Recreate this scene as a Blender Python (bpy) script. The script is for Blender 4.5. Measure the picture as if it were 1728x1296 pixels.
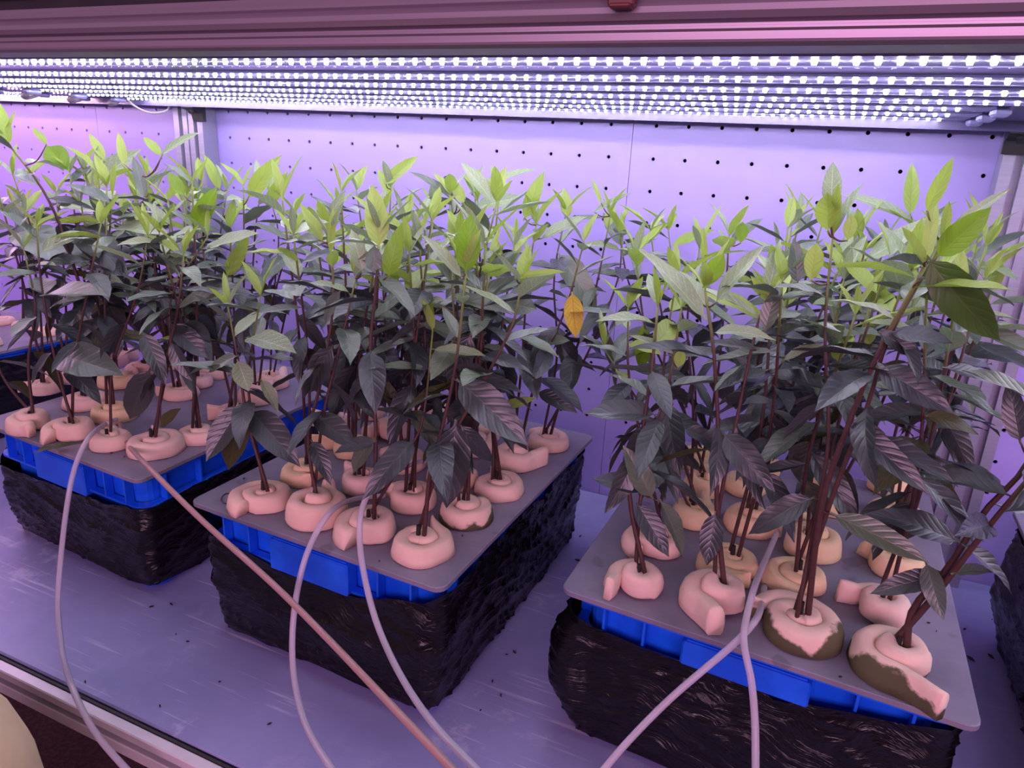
import bpy, math, random
import numpy as np
from mathutils import Vector, Matrix, noise
R = random.Random(7)
SC = bpy.context.scene
COL = SC.collection
for o in list(bpy.data.objects):
    bpy.data.objects.remove(o)

# ------------------------------------------------------------------ camera
CAM = Vector((1.50724, -1.17600, 1.34110))
FW = Vector((-0.3765, 0.8742, -0.3068)).normalized()
RT = Vector((0.9112, 0.4093, 0.0481)); RT = (RT - FW * RT.dot(FW)).normalized()
UP = RT.cross(FW)
FPX = 1215.0
cd = bpy.data.cameras.new('camera'); cam = bpy.data.objects.new('camera', cd); COL.objects.link(cam)
cd.sensor_width = 36.0; cd.lens = FPX * 36.0 / 1728.0; cd.clip_start = 0.01
cam.matrix_world = Matrix(((RT.x, UP.x, -FW.x, CAM.x), (RT.y, UP.y, -FW.y, CAM.y), (RT.z, UP.z, -FW.z, CAM.z), (0, 0, 0, 1)))
SC.camera = cam

# ------------------------------------------------------------------ world, room light, exposure
W = bpy.data.worlds.new('room_ambient'); SC.world = W; W.use_nodes = True
W.node_tree.nodes['Background'].inputs[0].default_value = (0.62, 0.42, 0.60, 1)
W.node_tree.nodes['Background'].inputs[1].default_value = 0.26

def area(name, loc, to, sx, sy, col, pw):
    l = bpy.data.lights.new(name, 'AREA'); l.shape = 'RECTANGLE'; l.size = sx; l.size_y = sy; l.color = col; l.energy = pw
    o = bpy.data.objects.new(name, l); COL.objects.link(o); o.location = loc
    o.rotation_euler = (Vector(to) - Vector(loc)).to_track_quat('-Z', 'Y').to_euler()
    return o
# the lit rack on the other side of the aisle (pink lamps) behind the photographer
area('opposite_rack_light', (1.9, -2.9, 1.75), (1.2, -0.4, 1.0), 2.6, 0.7, (1.0, 0.52, 0.84), 52)
LED_WHITE = (0.90, 0.85, 1.0); LED_PINK = (1.0, 0.62, 0.93)
LED_POWER = 172.0
vs = SC.view_settings
SC.display_settings.display_device = 'sRGB'
vs.view_transform = 'Standard'; vs.look = 'None'; vs.exposure = 0.0; vs.gamma = 1.0; vs.use_curve_mapping = False

# ------------------------------------------------------------------ helpers
def ray(x, y):
    return FW + RT * ((x - 864.0) / FPX) - UP * ((y - 648.0) / FPX)
def at(x, y, Y):
    d = ray(x, y); return CAM + d * ((Y - CAM.y) / d.y)
def at_z(x, y, Z):
    d = ray(x, y); return CAM + d * ((Z - CAM.z) / d.z)
def pix(P):
    d = P - CAM; z = d.dot(FW)
    return (864 + FPX * d.dot(RT) / z, 648 - FPX * d.dot(UP) / z)

def mesh(name, vs_, fs, smooth=False, uv=None):
    m = bpy.data.meshes.new(name); m.from_pydata([tuple(v) for v in vs_], [], fs)
    if uv is not None:
        l = m.uv_layers.new(name='UVMap')
        for lp in m.loops: l.data[lp.index].uv = uv[lp.vertex_index]
    if smooth:
        m.polygons.foreach_set('use_smooth', [True] * len(m.polygons))
    m.update(); return m
def link(name, me, mat=None, parent=None, loc=None):
    o = bpy.data.objects.new(name, me); COL.objects.link(o)
    if mat is not None and me is not None and len(me.materials) == 0: me.materials.append(mat)
    if parent is not None: o.parent = parent
    if loc is not None: o.location = loc
    return o
def tag(o, label=None, cat=None, group=None, kind=None):
    if label: o['label'] = label
    if cat: o['category'] = cat
    if group: o['group'] = group
    if kind: o['kind'] = kind
    return o
def empty(name, loc=(0, 0, 0)):
    o = bpy.data.objects.new(name, None); COL.objects.link(o); o.location = loc; o.empty_display_size = .02
    return o

class MB:
    """collects shapes into one mesh"""
    def __init__(s): s.v = []; s.f = []
    def add(s, v, f):
        n = len(s.v); s.v += [tuple(p) for p in v]; s.f += [tuple(i + n for i in q) for q in f]; return s
    def box(s, x0, x1, y0, y1, z0, z1):
        v = [(x0, y0, z0), (x1, y0, z0), (x1, y1, z0), (x0, y1, z0), (x0, y0, z1), (x1, y0, z1), (x1, y1, z1), (x0, y1, z1)]
        return s.add(v, [(0, 3, 2, 1), (4, 5, 6, 7), (0, 1, 5, 4), (1, 2, 6, 5), (2, 3, 7, 6), (3, 0, 4, 7)])
    def bbox(s, x0, x1, y0, y1, z0, z1, b):
        """box with bevelled edges: three stacked chamfered rings"""
        def rg(i, z): return [(x0 + i, y0 + b - 0, z), (x0 + b, y0 + i, z), (x1 - b, y0 + i, z), (x1 - i, y0 + b, z), (x1 - i, y1 - b, z), (x1 - b, y1 - i, z), (x0 + b, y1 - i, z), (x0 + i, y1 - b, z)]
        def cap(z): return [(x0 + b, y0 + b * 1.4, z), (x0 + b * 1.4, y0 + b, z), (x1 - b * 1.4, y0 + b, z), (x1 - b, y0 + b * 1.4, z), (x1 - b, y1 - b * 1.4, z), (x1 - b * 1.4, y1 - b, z), (x0 + b * 1.4, y1 - b, z), (x0 + b, y1 - b * 1.4, z)]
        return s.loft([cap(z0), rg(0, z0 + b), rg(0, z1 - b), cap(z1)], True, True)
    def loft(s, rings, cap0=False, cap1=False, closed=True):
        n = len(rings[0]); v = [p for r in rings for p in r]; f = []
        for i in range(len(rings) - 1):
            for j in range(n if closed else n - 1):
                k = (j + 1) % n
                f.append((i * n + j, i * n + k, (i + 1) * n + k, (i + 1) * n + j))
        if cap0: f.append(tuple(range(n - 1, -1, -1)))
        if cap1: f.append(tuple(range((len(rings) - 1) * n, len(rings) * n)))
        return s.add(v, f)
    def prof_x(s, prof, x0, x1):
        """(y,z) outline swept along X"""
        return s.loft([[(x0, y, z) for y, z in prof], [(x1, y, z) for y, z in prof]], True, True)
    def tube(s, pts, rad, n=8, caps=True):
        pts = [Vector(p) for p in pts]; rings = []
        t0 = (pts[1] - pts[0]).normalized()
        a = t0.orthogonal().normalized()
        for i, p in enumerate(pts):
            t = (pts[min(i + 1, len(pts) - 1)] - pts[max(i - 1, 0)]).normalized()
            a = (a - t * a.dot(t)).normalized(); b = t.cross(a)
            r = rad[i] if isinstance(rad, (list, tuple)) else rad
            rings.append([p + (a * math.cos(q) + b * math.sin(q)) * r for q in [2 * math.pi * k / n for k in range(n)]])
        return s.loft(rings, caps, caps)
    def build(s, name, mat, parent=None, smooth=False, loc=None):
        return link(name, mesh(name, s.v, s.f, smooth), mat, parent, loc)
def spline(P, n):
    """Catmull-Rom through points"""
    P = [Vector(p) for p in P]
    if len(P) == 2: return [P[0].lerp(P[1], i / n) for i in range(n + 1)]
    Q = [P[0] * 2 - P[1]] + P + [P[-1] * 2 - P[-2]]; out = []
    m = len(P) - 1
    for i in range(n + 1):
        u = i / n * m; k = min(int(u), m - 1); t = u - k
        a, b, c, d = Q[k:k + 4]
        out.append(.5 * ((2 * b) + (c - a) * t + (2 * a - 5 * b + 4 * c - d) * t * t + (3 * b - a - 3 * c + d) * t ** 3))
    return out

# ------------------------------------------------------------------ materials
class NT:
    def __init__(s, name):
        s.m = bpy.data.materials.new(name); s.m.use_nodes = True; s.t = s.m.node_tree
        s.p = s.t.nodes['Principled BSDF']; s.out = s.t.nodes['Material Output']
    def n(s, typ, **kw):
        x = s.t.nodes.new(typ)
        for k, v in kw.items():
            if k in x.inputs.keys() if isinstance(k, str) else False: x.inputs[k].default_value = v
            else: setattr(x, k, v)
        return x
    def l(s, a, b): s.t.links.new(a, b)
    def math(s, op, a, b=None, c=None):
        x = s.n('ShaderNodeMath'); x.operation = op
        for i, q in enumerate((a, b, c)):
            if q is None: continue
            if isinstance(q, (int, float)): x.inputs[i].default_value = q
            else: s.l(q, x.inputs[i])
        return x.outputs[0]
    def ss(s, v, lo, hi):
        x = s.n('ShaderNodeMapRange'); x.interpolation_type = 'SMOOTHSTEP'
        s.l(v, x.inputs[0]); x.inputs[1].default_value = lo; x.inputs[2].default_value = hi
        return x.outputs[0]
    def mix(s, f, a, b):
        x = s.n('ShaderNodeMix'); x.data_type = 'RGBA'
        if isinstance(f, (int, float)): x.inputs[0].default_value = f
        else: s.l(f, x.inputs[0])
        for i, q in ((6, a), (7, b)):
            if isinstance(q, tuple): x.inputs[i].default_value = (*q[:3], 1)
            else: s.l(q, x.inputs[i])
        return x.outputs[2]
    def noise(s, scale, detail=4, co=None, rough=.55, sc3=None):
        x = s.n('ShaderNodeTexNoise'); x.inputs['Scale'].default_value = scale; x.inputs['Detail'].default_value = detail
        x.inputs['Roughness'].default_value = rough
        c = co if co is not None else s.n('ShaderNodeTexCoord').outputs['Object']
        if sc3:
            mp = s.n('ShaderNodeMapping'); mp.inputs['Scale'].default_value = sc3; s.l(c, mp.inputs[0]); c = mp.outputs[0]
        s.l(c, x.inputs['Vector']); return x.outputs[0]
    def bump(s, h, strength=.3, dist=.002):
        b = s.n('ShaderNodeBump'); b.inputs['Strength'].default_value = strength; b.inputs['Distance'].default_value = dist
        s.l(h, b.inputs['Height']); s.l(b.outputs[0], s.p.inputs['Normal']); return b.outputs[0]
    def col(s, c):
        if isinstance(c, tuple): s.p.inputs['Base Color'].default_value = (*c[:3], 1)
        else: s.l(c, s.p.inputs['Base Color'])
        return s
    def set(s, rough=.5, metal=0., spec=.5, **kw):
        s.p.inputs['Roughness'].default_value = rough; s.p.inputs['Metallic'].default_value = metal
        s.p.inputs['Specular IOR Level'].default_value = spec
        for k, v in kw.items(): s.p.inputs[k].default_value = v
        return s

def simple(name, c, rough=.5, metal=0., spec=.5, var=.12, scale=30, bump=0., bscale=200):
    t = NT(name); n = t.noise(scale)
    t.col(t.mix(t.ss(n, .3, .7), tuple(x * (1 - var) for x in c), tuple(min(1, x * (1 + var)) for x in c))).set(rough, metal, spec)
    if bump: t.bump(t.noise(bscale, 3), bump, .001)
    return t.m

M = {}
def mk():
    # wall panels: pale lavender sheet, softly uneven
    t = NT('wall_panel'); n = t.noise(3, 3, sc3=(.6, 1, 3))
    t.col(t.mix(t.ss(n, .3, .7), (.315, .245, .60), (.345, .27, .64))).set(.42, 0, .45); t.bump(t.noise(6, 2), .06, .004); M['wall'] = t.m
    M['backing'] = simple('dark_backing', (.02, .015, .025), .8)
    # deck: grey painted steel with scuffs
    t = NT('deck_metal'); co = t.n('ShaderNodeTexCoord').outputs['Object']
    blot = t.noise(5, 6, co); fine = t.noise(60, 4, co, sc3=(1, 3, 1))
    c1 = t.mix(t.ss(blot, .35, .68), (.245, .24, .46), (.325, .32, .575))
    sm = t.n('ShaderNodeMapping'); sm.inputs['Rotation'].default_value = (0, 0, .62); sm.inputs['Scale'].default_value = (2.2, 60, 1); t.l(co, sm.inputs[0])
    sn = t.n('ShaderNodeTexNoise'); sn.inputs['Scale'].default_value = 3; sn.inputs['Detail'].default_value = 3; t.l(sm.outputs[0], sn.inputs['Vector'])
    scr = t.math('MULTIPLY', t.ss(sn.outputs[0], .60, .70), t.ss(t.noise(4, 2, co), .47, .62))
    dust = t.math('MULTIPLY', t.ss(t.noise(22, 8, co, .7), .54, .70), t.ss(t.noise(3, 2, co), .46, .64))
    c2 = t.mix(t.math('MULTIPLY', scr, .75), c1, (.60, .57, .74)); c3 = t.mix(t.math('MULTIPLY', dust, .65), c2, (.58, .54, .72))
    t.col(c3).set(.45, .15, .5); t.l(t.math('MULTIPLY_ADD', fine, .25, .33), t.p.inputs['Roughness']); M['deck'] = t.m
    # aluminium
    t = NT('aluminium'); n = t.noise(8, 4, sc3=(.4, 40, 40)); t.col(t.mix(n, (.22, .21, .30), (.32, .31, .41))).set(.36, .35, .5)
    M['alu'] = t.m
    t = NT('aluminium_beam'); n = t.noise(6, 4, sc3=(.5, 30, 60)); t.col(t.mix(n, (.29, .235, .29), (.38, .31, .38))).set(.42, .55, .5); M['beam'] = t.m
    M['dark'] = simple('dark_gap', (.02, .015, .02), .6)
    M['bracket'] = simple('black_plastic', (.018, .016, .02), .45)
    # glossy white underside / LED housing
    t = NT('gloss_white'); n = t.noise(4, 3, sc3=(.5, 20, 1)); t.col(t.mix(n, (.26, .24, .50), (.31, .29, .56))).set(.16, .1, .7); M['gloss'] = t.m
    M['lip'] = simple('shade_lip_violet', (.085, .07, .17), .3, 0, .4, .05)  # dark violet for the added lip that shades the wall top
    M['rail'] = simple('pale_rail', (.66, .60, .66), .35, .2, .5, .05)
    M['housing'] = simple('housing_white', (.22, .21, .44), .3, .0, .6, .05)
    t = NT('clear_cover'); t.col((.92, .92, 1.0)).set(.08, 0, .5, **{'Transmission Weight': 1.0, 'IOR': 1.3}); M['cover'] = t.m
    for k, c in (('led', LED_WHITE), ('led_pink', LED_PINK)):
        t = NT(k); t.col((.8, .8, .8)); t.p.inputs['Emission Color'].default_value = (*c, 1); t.p.inputs['Emission Strength'].default_value = LED_POWER * (1.05 if k == 'led_pink' else 1); M[k] = t.m
    # board: grey plastic sheet
    t = NT('board_grey'); n = t.noise(9, 6); n2 = t.noise(60, 4, sc3=(1, 4, 1))
    c = t.mix(t.ss(n, .3, .72), (.155, .14, .185), (.245, .225, .29))
    spots = t.math('MULTIPLY', t.ss(t.noise(16, 2), .66, .70), .5)
    t.col(t.mix(spots, c, (.10, .085, .11))).set(.5, 0, .4); t.bump(n2, .12, .001); M['board'] = t.m
    # blue crate
    t = NT('blue_crate'); n = t.noise(20, 4); t.col(t.mix(t.ss(n, .3, .8), (.006, .085, .68), (.012, .15, .92))).set(.32, 0, .5); M['blue'] = t.m
    # black bag film
    t = NT('black_film'); co = t.n('ShaderNodeTexCoord').outputs['Object']
    wv = t.noise(9, 2, co); mp = t.n('ShaderNodeVectorMath'); mp.operation = 'ADD'; t.l(co, mp.inputs[0]); sc_ = t.n('ShaderNodeCombineXYZ'); t.l(t.math('MULTIPLY', wv, .10), sc_.inputs[2]); t.l(sc_.outputs[0], mp.inputs[1])
    h = t.noise(34, 4, mp.outputs[0], sc3=(.45, .45, 4.5)); t.col((.005, .0035, .005)).set(.22, 0, .36); t.bump(h, .75, .005); M['bag'] = t.m
    # foam
    def foam(name, c, algae):
        t = NT(name); oi = t.n('ShaderNodeObjectInfo'); co = t.n('ShaderNodeTexCoord').outputs['Object']
        n = t.noise(35, 4, co); a = t.mix(t.ss(n, .3, .75), tuple(x * .88 for x in c), c)
        a = t.mix(t.math('MULTIPLY', oi.outputs['Random'], .30), a, (.74, .46, .30))
        if algae:
            xyz = t.n('ShaderNodeSeparateXYZ'); t.l(co, xyz.inputs[0])
            nn = t.noise(30, 5, co)
            msk = t.ss(t.math('ADD', nn, t.math('MULTIPLY', xyz.outputs[2], -20.0)), .27, .36)
            a = t.mix(t.math('MULTIPLY', msk, .93), a, (.050, .058, .018))
        t.col(a).set(.9, 0, .15); t.p.inputs['Subsurface Weight'].default_value = .12
        t.p.inputs['Subsurface Radius'].default_value = (.01, .005, .004); t.p.inputs['Subsurface Scale'].default_value = .5
        t.bump(t.noise(420, 3, co), .25, .0006); return t.m
    M['foam'] = foam('foam_pink', (.82, .585, .49), False); M['foam_y'] = foam('foam_yellow', (.80, .60, .36), False); M['foam_a'] = foam('foam_algae', (.82, .59, .48), True)
    # stems
    t = NT('stem_bark'); uv = t.n('ShaderNodeTexCoord').outputs['UV']; x = t.n('ShaderNodeSeparateXYZ'); t.l(uv, x.inputs[0])
    n = t.noise(150, 3); u = t.ss(x.outputs[0], .72, .98)
    t.col(t.mix(u, t.mix(n, (.040, .016, .015), (.095, .040, .036)), (.16, .20, .04))).set(.55, 0, .4); M['stem'] = t.m
    M['root'] = simple('dark_wick', (.012, .010, .009), .8)
    # leaves
    def leaf(name, a, b, vein, trans, rough, vs_=.5, mott=0., spec=.5):
        t = NT(name); uv = t.n('ShaderNodeTexCoord').outputs['UV']; x = t.n('ShaderNodeSeparateXYZ'); t.l(uv, x.inputs[0])
        u, v = x.outputs[0], x.outputs[1]
        tt = t.math('MULTIPLY', t.math('ABSOLUTE', t.math('SUBTRACT', v, .5)), 2.0)
        mid = t.math('SUBTRACT', 1.0, t.ss(tt, .02, .085))
        ph = t.math('SUBTRACT', t.math('MULTIPLY', u, 8.5), t.math('MULTIPLY', tt, 1.9))
        fr = t.math('ABSOLUTE', t.math('SUBTRACT', t.math('FRACT', ph), .5))
        side = t.math('SUBTRACT', 1.0, t.ss(fr, .02, .12))
        oi = t.n('ShaderNodeObjectInfo'); rnd = oi.outputs['Random']
        base = t.mix(rnd, a, b)
        vm = t.math('MAXIMUM', mid, t.math('MULTIPLY', side, .45))
        c = t.mix(t.math('MULTIPLY', vm, vs_), base, vein)
        if mott:
            w = t.n('ShaderNodeVectorMath'); w.operation = 'SCALE'; t.l(uv, w.inputs[0]); w.inputs['Scale'].default_value = 1
            nz = t.noise(26, 3, uv); c = t.mix(t.math('MULTIPLY', t.ss(nz, .42, .70), mott), c, vein)
        t.col(c).set(rough, 0, spec)
        hgt = t.math('ADD', t.math('MULTIPLY', t.ss(fr, .0, .3), .8), t.math('ADD', t.math('MULTIPLY', t.ss(tt, 0, .10), .8), t.math('MULTIPLY', t.noise(9, 3, uv), .5)))
        nb = t.bump(hgt, .26, .0012)
        if trans:
            tr = t.n('ShaderNodeBsdfTranslucent'); t.l(t.mix(.5, c, tuple(min(1, q * 1.6) for q in a)), tr.inputs[0]); t.l(nb, tr.inputs['Normal'])
            ms = t.n('ShaderNodeMixShader'); ms.inputs[0].default_value = trans
            t.l(t.p.outputs[0], ms.inputs[1]); t.l(tr.outputs[0], ms.inputs[2]); t.l(ms.outputs[0], t.out.inputs[0])
        return t.m
    M['dark_leaf'] = leaf('leaf_dark', (.027, .033, .038), (.042, .052, .048), (.10, .115, .11), .05, .37, .28, 0, .8)
    M['mid_leaf'] = leaf('leaf_mid', (.066, .098, .074), (.110, .150, .090), (.24, .28, .20), .12, .34, .32, .15, .8)
    M['young_leaf'] = leaf('leaf_young', (.24, .36, .05), (.32, .42, .10), (.20, .31, .04), .30, .40, .35, 0, .5)
    M['pale_leaf'] = leaf('leaf_pale', (.17, .25, .12), (.25, .33, .18), (.58, .64, .44), .20, .34, .45, .32, .7)
    M['bright_leaf'] = leaf('leaf_bright', (.14, .27, .014), (.19, .33, .025), (.24, .38, .04), .35, .42, .30, 0, .45)
    M['deep_leaf'] = leaf('leaf_deep', (.040, .085, .012), (.055, .105, .018), (.09, .15, .03), .15, .45, .3, 0, .45)
    M['olive_leaf'] = leaf('leaf_olive', (.050, .052, .018), (.080, .080, .024), (.12, .12, .05), .15, .5, .3, 0, .4)
    M['yellow_leaf'] = leaf('leaf_yellow', (.72, .52, .06), (.75, .55, .08), (.25, .10, .02), .25, .5, .5, .4, .4)
    # hoses
    t = NT('silicone_clear'); n = t.noise(40, 2); t.col((.74, .66, .76)).set(.28, 0, .5, **{'Transmission Weight': .55, 'IOR': 1.35}); M['hose'] = t.m
    t = NT('hose_brown'); t.col((.46, .27, .26)).set(.32, 0, .5, **{'Transmission Weight': .2, 'IOR': 1.35}); M['hose_b'] = t.m
    t = NT('floor_mat'); n = t.noise(90, 5); n2 = t.noise(4, 3)
    t.col(t.mix(t.ss(n, .3, .7), (.10, .055, .06), (.16, .09, .095))).set(.9, 0, .2); t.bump(n, .4, .004); M['floor'] = t.m
    M['sack'] = simple('beige_foam', (.70, .52, .33), .85, 0, .2, .08, 12, .25, 60)
    M['ink'] = simple('ink', (.03, .025, .035), .5)
    M['cable'] = simple('grey_cable', (.22, .19, .22), .5)
    M['tag'] = simple('red_brown_tag', (.12, .03, .03), .5)
    M['debris'] = simple('dry_leaf_bits', (.016, .012, .014), .8)
mk()

# ------------------------------------------------------------------ setting: floor, wall of perforated panels
fl = MB().box(-2.2, 4.2, -3.6, .4, -.05, 0).build('floor', M['floor']); tag(fl, kind='structure')
wl = MB().box(-2.6, 3.8, .030, .10, 0, 2.5).build('wall_back', M['backing']); tag(wl, kind='structure')
def panel(x0, x1, z0, z1, holes_x, holes_z, r=.0030):
    """sheet with real round holes; vertical edges turned back at the seam"""
    b = MB(); xs = [x0] + [(holes_x[i] + holes_x[i + 1]) / 2 for i in range(len(holes_x) - 1)] + [x1]
    zs = [(holes_z[i] + holes_z[i + 1]) / 2 for i in range(len(holes_z) - 1)]
    zs = [holes_z[0] - .0247] + zs + [holes_z[-1] + .0247]
    n = 12
    for i, hx in enumerate(holes_x):
        for j, hz in enumerate(holes_z):
            X0, X1, Z0, Z1 = xs[i], xs[i + 1], zs[j], zs[j + 1]
            sq = []; ci = []; cb = []
            for k in range(n):
                a = 2 * math.pi * (k + .5) / n; c, s = math.cos(a), math.sin(a)
                ci.append((hx + r * c, 0, hz + r * s)); cb.append((hx + r * c, .004, hz + r * s))
            sqp = [(X1, hz), (X1, Z1), (hx, Z1), (X0, Z1), (X0, hz), (X0, Z0), (hx, Z0), (X1, Z0)]
            v = ci + cb + [(p, 0, q) for p, q in sqp]
            f = [(k, (k + 1) % n, n + (k + 1) % n, n + k) for k in range(n)]
            # fan between circle and square
            f += [(11, 24, 0), (0, 24, 25), (0, 25, 1), (1, 25, 2), (2, 25, 26), (2, 26, 3), (3, 26, 27), (3, 27, 4), (4, 27, 5), (5, 27, 28), (5, 28, 6), (6, 28, 29), (6, 29, 7), (7, 29, 8), (8, 29, 30), (8, 30, 9), (9, 30, 31), (9, 31, 10), (10, 31, 11), (11, 31, 24)]
            f = f[:n] + [tuple(reversed(q)) for q in f[n:]]
            b.add(v, f)
    b.add([(x0, 0, z0), (x1, 0, z0), (x1, 0, zs[0]), (x0, 0, zs[0])], [(0, 1, 2, 3)])
    b.add([(x0, 0, zs[-1]), (x1, 0, zs[-1]), (x1, 0, z1), (x0, 0, z1)], [(0, 1, 2, 3)])
    for x in (x0, x1):
        b.add([(x, 0, z0), (x, .028, z0), (x, .028, z1), (x, 0, z1)], [(0, 1, 2, 3)])
    return b
HZ = [1.39 - .04944 * r for r in range(12, -2, -1)]
for k, xb in enumerate((-2.4825, -1.2595, -.0365, 1.1865, 2.4095)):
    panel(xb + .0004, xb + 1.2230 - .0004, .05, 2.3, [xb + .0365 + .05 * i for i in range(24)], HZ).build('panel', M['wall'], wl)

# ------------------------------------------------------------------ the rack
rack = empty('grow_rack', (0.72, -.4, 0)); tag(rack, 'long aluminium shelving rack carrying the grow lights and all the planted bins', 'rack')
def rk(b, name, mat, smooth=False):
    o = b.build(name, mat, None, smooth); o.parent = rack; o.location = -rack.location; return o
X0, X1 = -1.25, 3.2
DZ = .75; DF = -.763
rk(MB().bbox(X0, X1, DF, -.0035, DZ - .018, DZ, .002), 'shelf_deck', M['deck'])
# front edge rail: slotted extrusion, lip / groove / lip
yf = DF - .0035
rail = MB()
rail.prof_x([(yf, DZ), (yf, DZ - .038), (yf - .0028, DZ - .038), (yf - .0028, DZ)], X0, X1)
rk(rail, 'edge_strip', M['dark'])
rk(MB().bbox(X0, X1, yf - .0150, yf - .0028, DZ - .0125, DZ - .001, .0012), 'edge_lip', M['rail'])
rk(MB().bbox(X0, X1, yf - .0150, yf - .0028, DZ - .036, DZ - .0215, .0012), 'edge_lip', M['rail'])
# posts: 80 x 40 slotted profile
def post(x, y):
    w = .0775; d = .037
    P = [(0, 0), (.014, 0), (.014, .010), (.024, .010), (.024, 0), (.0367, 0), (.0367, .003), (.0407, .003), (.0407, 0), (.0535, 0), (.0535, .010), (.0635, .010), (.0635, 0), (w, 0), (w, d), (0, d)]
    b = MB(); b.loft([[(x + p, y + q, z) for p, q in P] for z in (.02, DZ - .0185)], True, True)
    b.loft([[(x + p, y + q, z) for p, q in P] for z in (DZ + .0005, 1.99)], True, True)
    return b
for x in (-1.2, .240, 1.684, 3.1):
    rk(post(x, -.0385), 'post', M['alu'])
for x in (-1.2, .240, 1.684, 3.1):
    fb = MB().bbox(x, x + .0775, -.7615, -.7245, .02, DZ - .019, .002); rk(fb, 'post', M['alu'])
# upper shelf: slab with glossy underside, front extrusions
ZP = 1.4058
rk(MB().box(X0, X1, -.752, -.0425, ZP, ZP + .012), 'upper_shelf', M['gloss'])
rk(MB().prof_x([(-.0770, ZP - .0122), (-.0750, ZP - .0122), (-.0730, ZP - .0002), (-.0770, ZP - .0002)], X0, X1), 'added_shade_lip', M['lip'])  # added lip, blocks LED light to darken the top band of the wall
def beam(y, z0, z1):
    h = z1 - z0
    f = lambda q: z0 + h * q
    P = [(y + .030, z0), (y + .004, z0), (y, f(.05)), (y + .0015, f(.10)), (y + .0015, f(.22)), (y - .001, f(.25)), (y - .001, f(.29)), (y + .004, f(.32)), (y + .004, f(.36)), (y - .001, f(.40)), (y - .0035, f(.50)), (y - .003, f(.60)), (y - .0005, f(.68)), (y + .001, f(.72)), (y - .0015, f(.76)), (y - .0025, f(.88)), (y - .001, f(.97)), (y + .003, z1), (y + .030, z1)]
    return MB().prof_x(P, X0, X1)
rk(beam(-.790, 1.3945, 1.4235), 'front_beam', M['beam'])
rk(MB().box(X0, X1, -.782, -.757, 1.4237, 1.4316), 'beam_gap', M['dark'])
rk(beam(-.793, 1.4318, 1.475), 'front_beam', M['beam'])
rk(MB().box(X0, X1, -.757, -.0425, 1.4235, 1.47), 'upper_shelf', M['beam'])
# corner brackets under the upper shelf
for x, y in ((1.674, -.0385), (.296, -.0385)):
    b = MB(); b.prof_x([(y - .034, 1.399), (y - .001, 1.399), (y - .001, 1.368), (y - .008, 1.368), (y - .012, 1.384), (y - .034, 1.392)], x + .006, x + .034)
    b.tube([(x + .02, y - .022, 1.388), (x + .02, y - .026, 1.383)], .005, 8)
    rk(b, 'bracket', M['bracket'])
# small brown clip hanging on the beam
p = at(1051, 3, -.797)
b = MB().bbox(p.x - .0068, p.x + .0068, -.801, -.7945, p.z - .0025, p.z + .010, .001); b.bbox(p.x - .0055, p.x + .0055, -.803, -.7945, p.z - .0035, p.z - .0012, .0008)
rk(b, 'clip', M['tag'])

# LED bars
def led_bar(x0, x1, y, mat, label, group, first=[0]):
    L = empty('led_bar', ((x0 + x1) / 2, y, ZP)); tag(L, label, 'light', group)
    off = L.location
    def pt(b, name, m, smooth=False):
        o = b.build(name, m, None, smooth); o.parent = L; o.location = -off; return o
    h = MB(); h.bbox(x0, x1, y - .026, y + .026, ZP - .0012, ZP - .0001, .0004); pt(h, 'housing', M['housing'])
    for s in (-1, 1):
        r = MB(); yy = y + s * .0262
        r.prof_x([(yy - .0007, ZP - .0019), (yy + .0007, ZP - .0019), (yy + .0012, ZP - .0001), (yy - .0012, ZP - .0001)], x0, x1); pt(r, 'side_rail', M['housing'])
    d = MB(); n = int((x1 - x0 - .03) / .0122); r0 = .0021
    for i in range(n):
        cx = x0 + .02 + i * .0122; ring = []; ring2 = []
        for k in range(6):
            a = math.pi * k / 3; ring.append((cx + r0 * math.cos(a), y + r0 * math.sin(a), ZP - .0013)); ring2.append((cx + .7 * r0 * math.cos(a), y + .7 * r0 * math.sin(a), ZP - .0036))
        d.loft([ring2, ring], True, False)
    o = pt(d, 'diodes', mat); o['kind'] = 'stuff'
    for xe, s in ((x0, -1), (x1, 1)):
        c = MB(); xa, xb = (xe - .016, xe) if s < 0 else (xe, xe + .016)
        c.bbox(xa, xb, y - .0135, y + .0135, ZP - .0085, ZP - .0003, .0025); pt(c, 'end_cap', M['housing'])
    return L
ORD = ('nearest the front beam', 'second from the front beam', 'third from the front beam', 'fourth from the front', 'third from the back wall', 'second from the back wall', 'nearest the back wall')
YS = [-.648, -.540, -.452, -.362, -.274, -.186, -.102]
BX0, BX1 = .175, 1.628
for i, y in enumerate(YS):
    led_bar(BX0, BX1 + (.03 if i < 4 else 0), y, M['led'], 'violet-white LED strip bar under the upper shelf, ' + ORD[i], 'white LED bars over the bins')
ORD2 = [q.replace('the front beam', 'the front').replace('the back wall', 'the wall') for q in ORD]
for i, y in enumerate(YS):
    led_bar(-1.2, .055, y, M['led_pink'], 'pink LED strip bar over the far left bin, ' + ORD2[i], 'pink LED bars of the left bay')
for i, y in enumerate(YS):
    led_bar(1.80, 3.1, y, M['led'], 'white LED strip bar beyond the right post, ' + ORD2[i], 'LED bars of the right bay')
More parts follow.
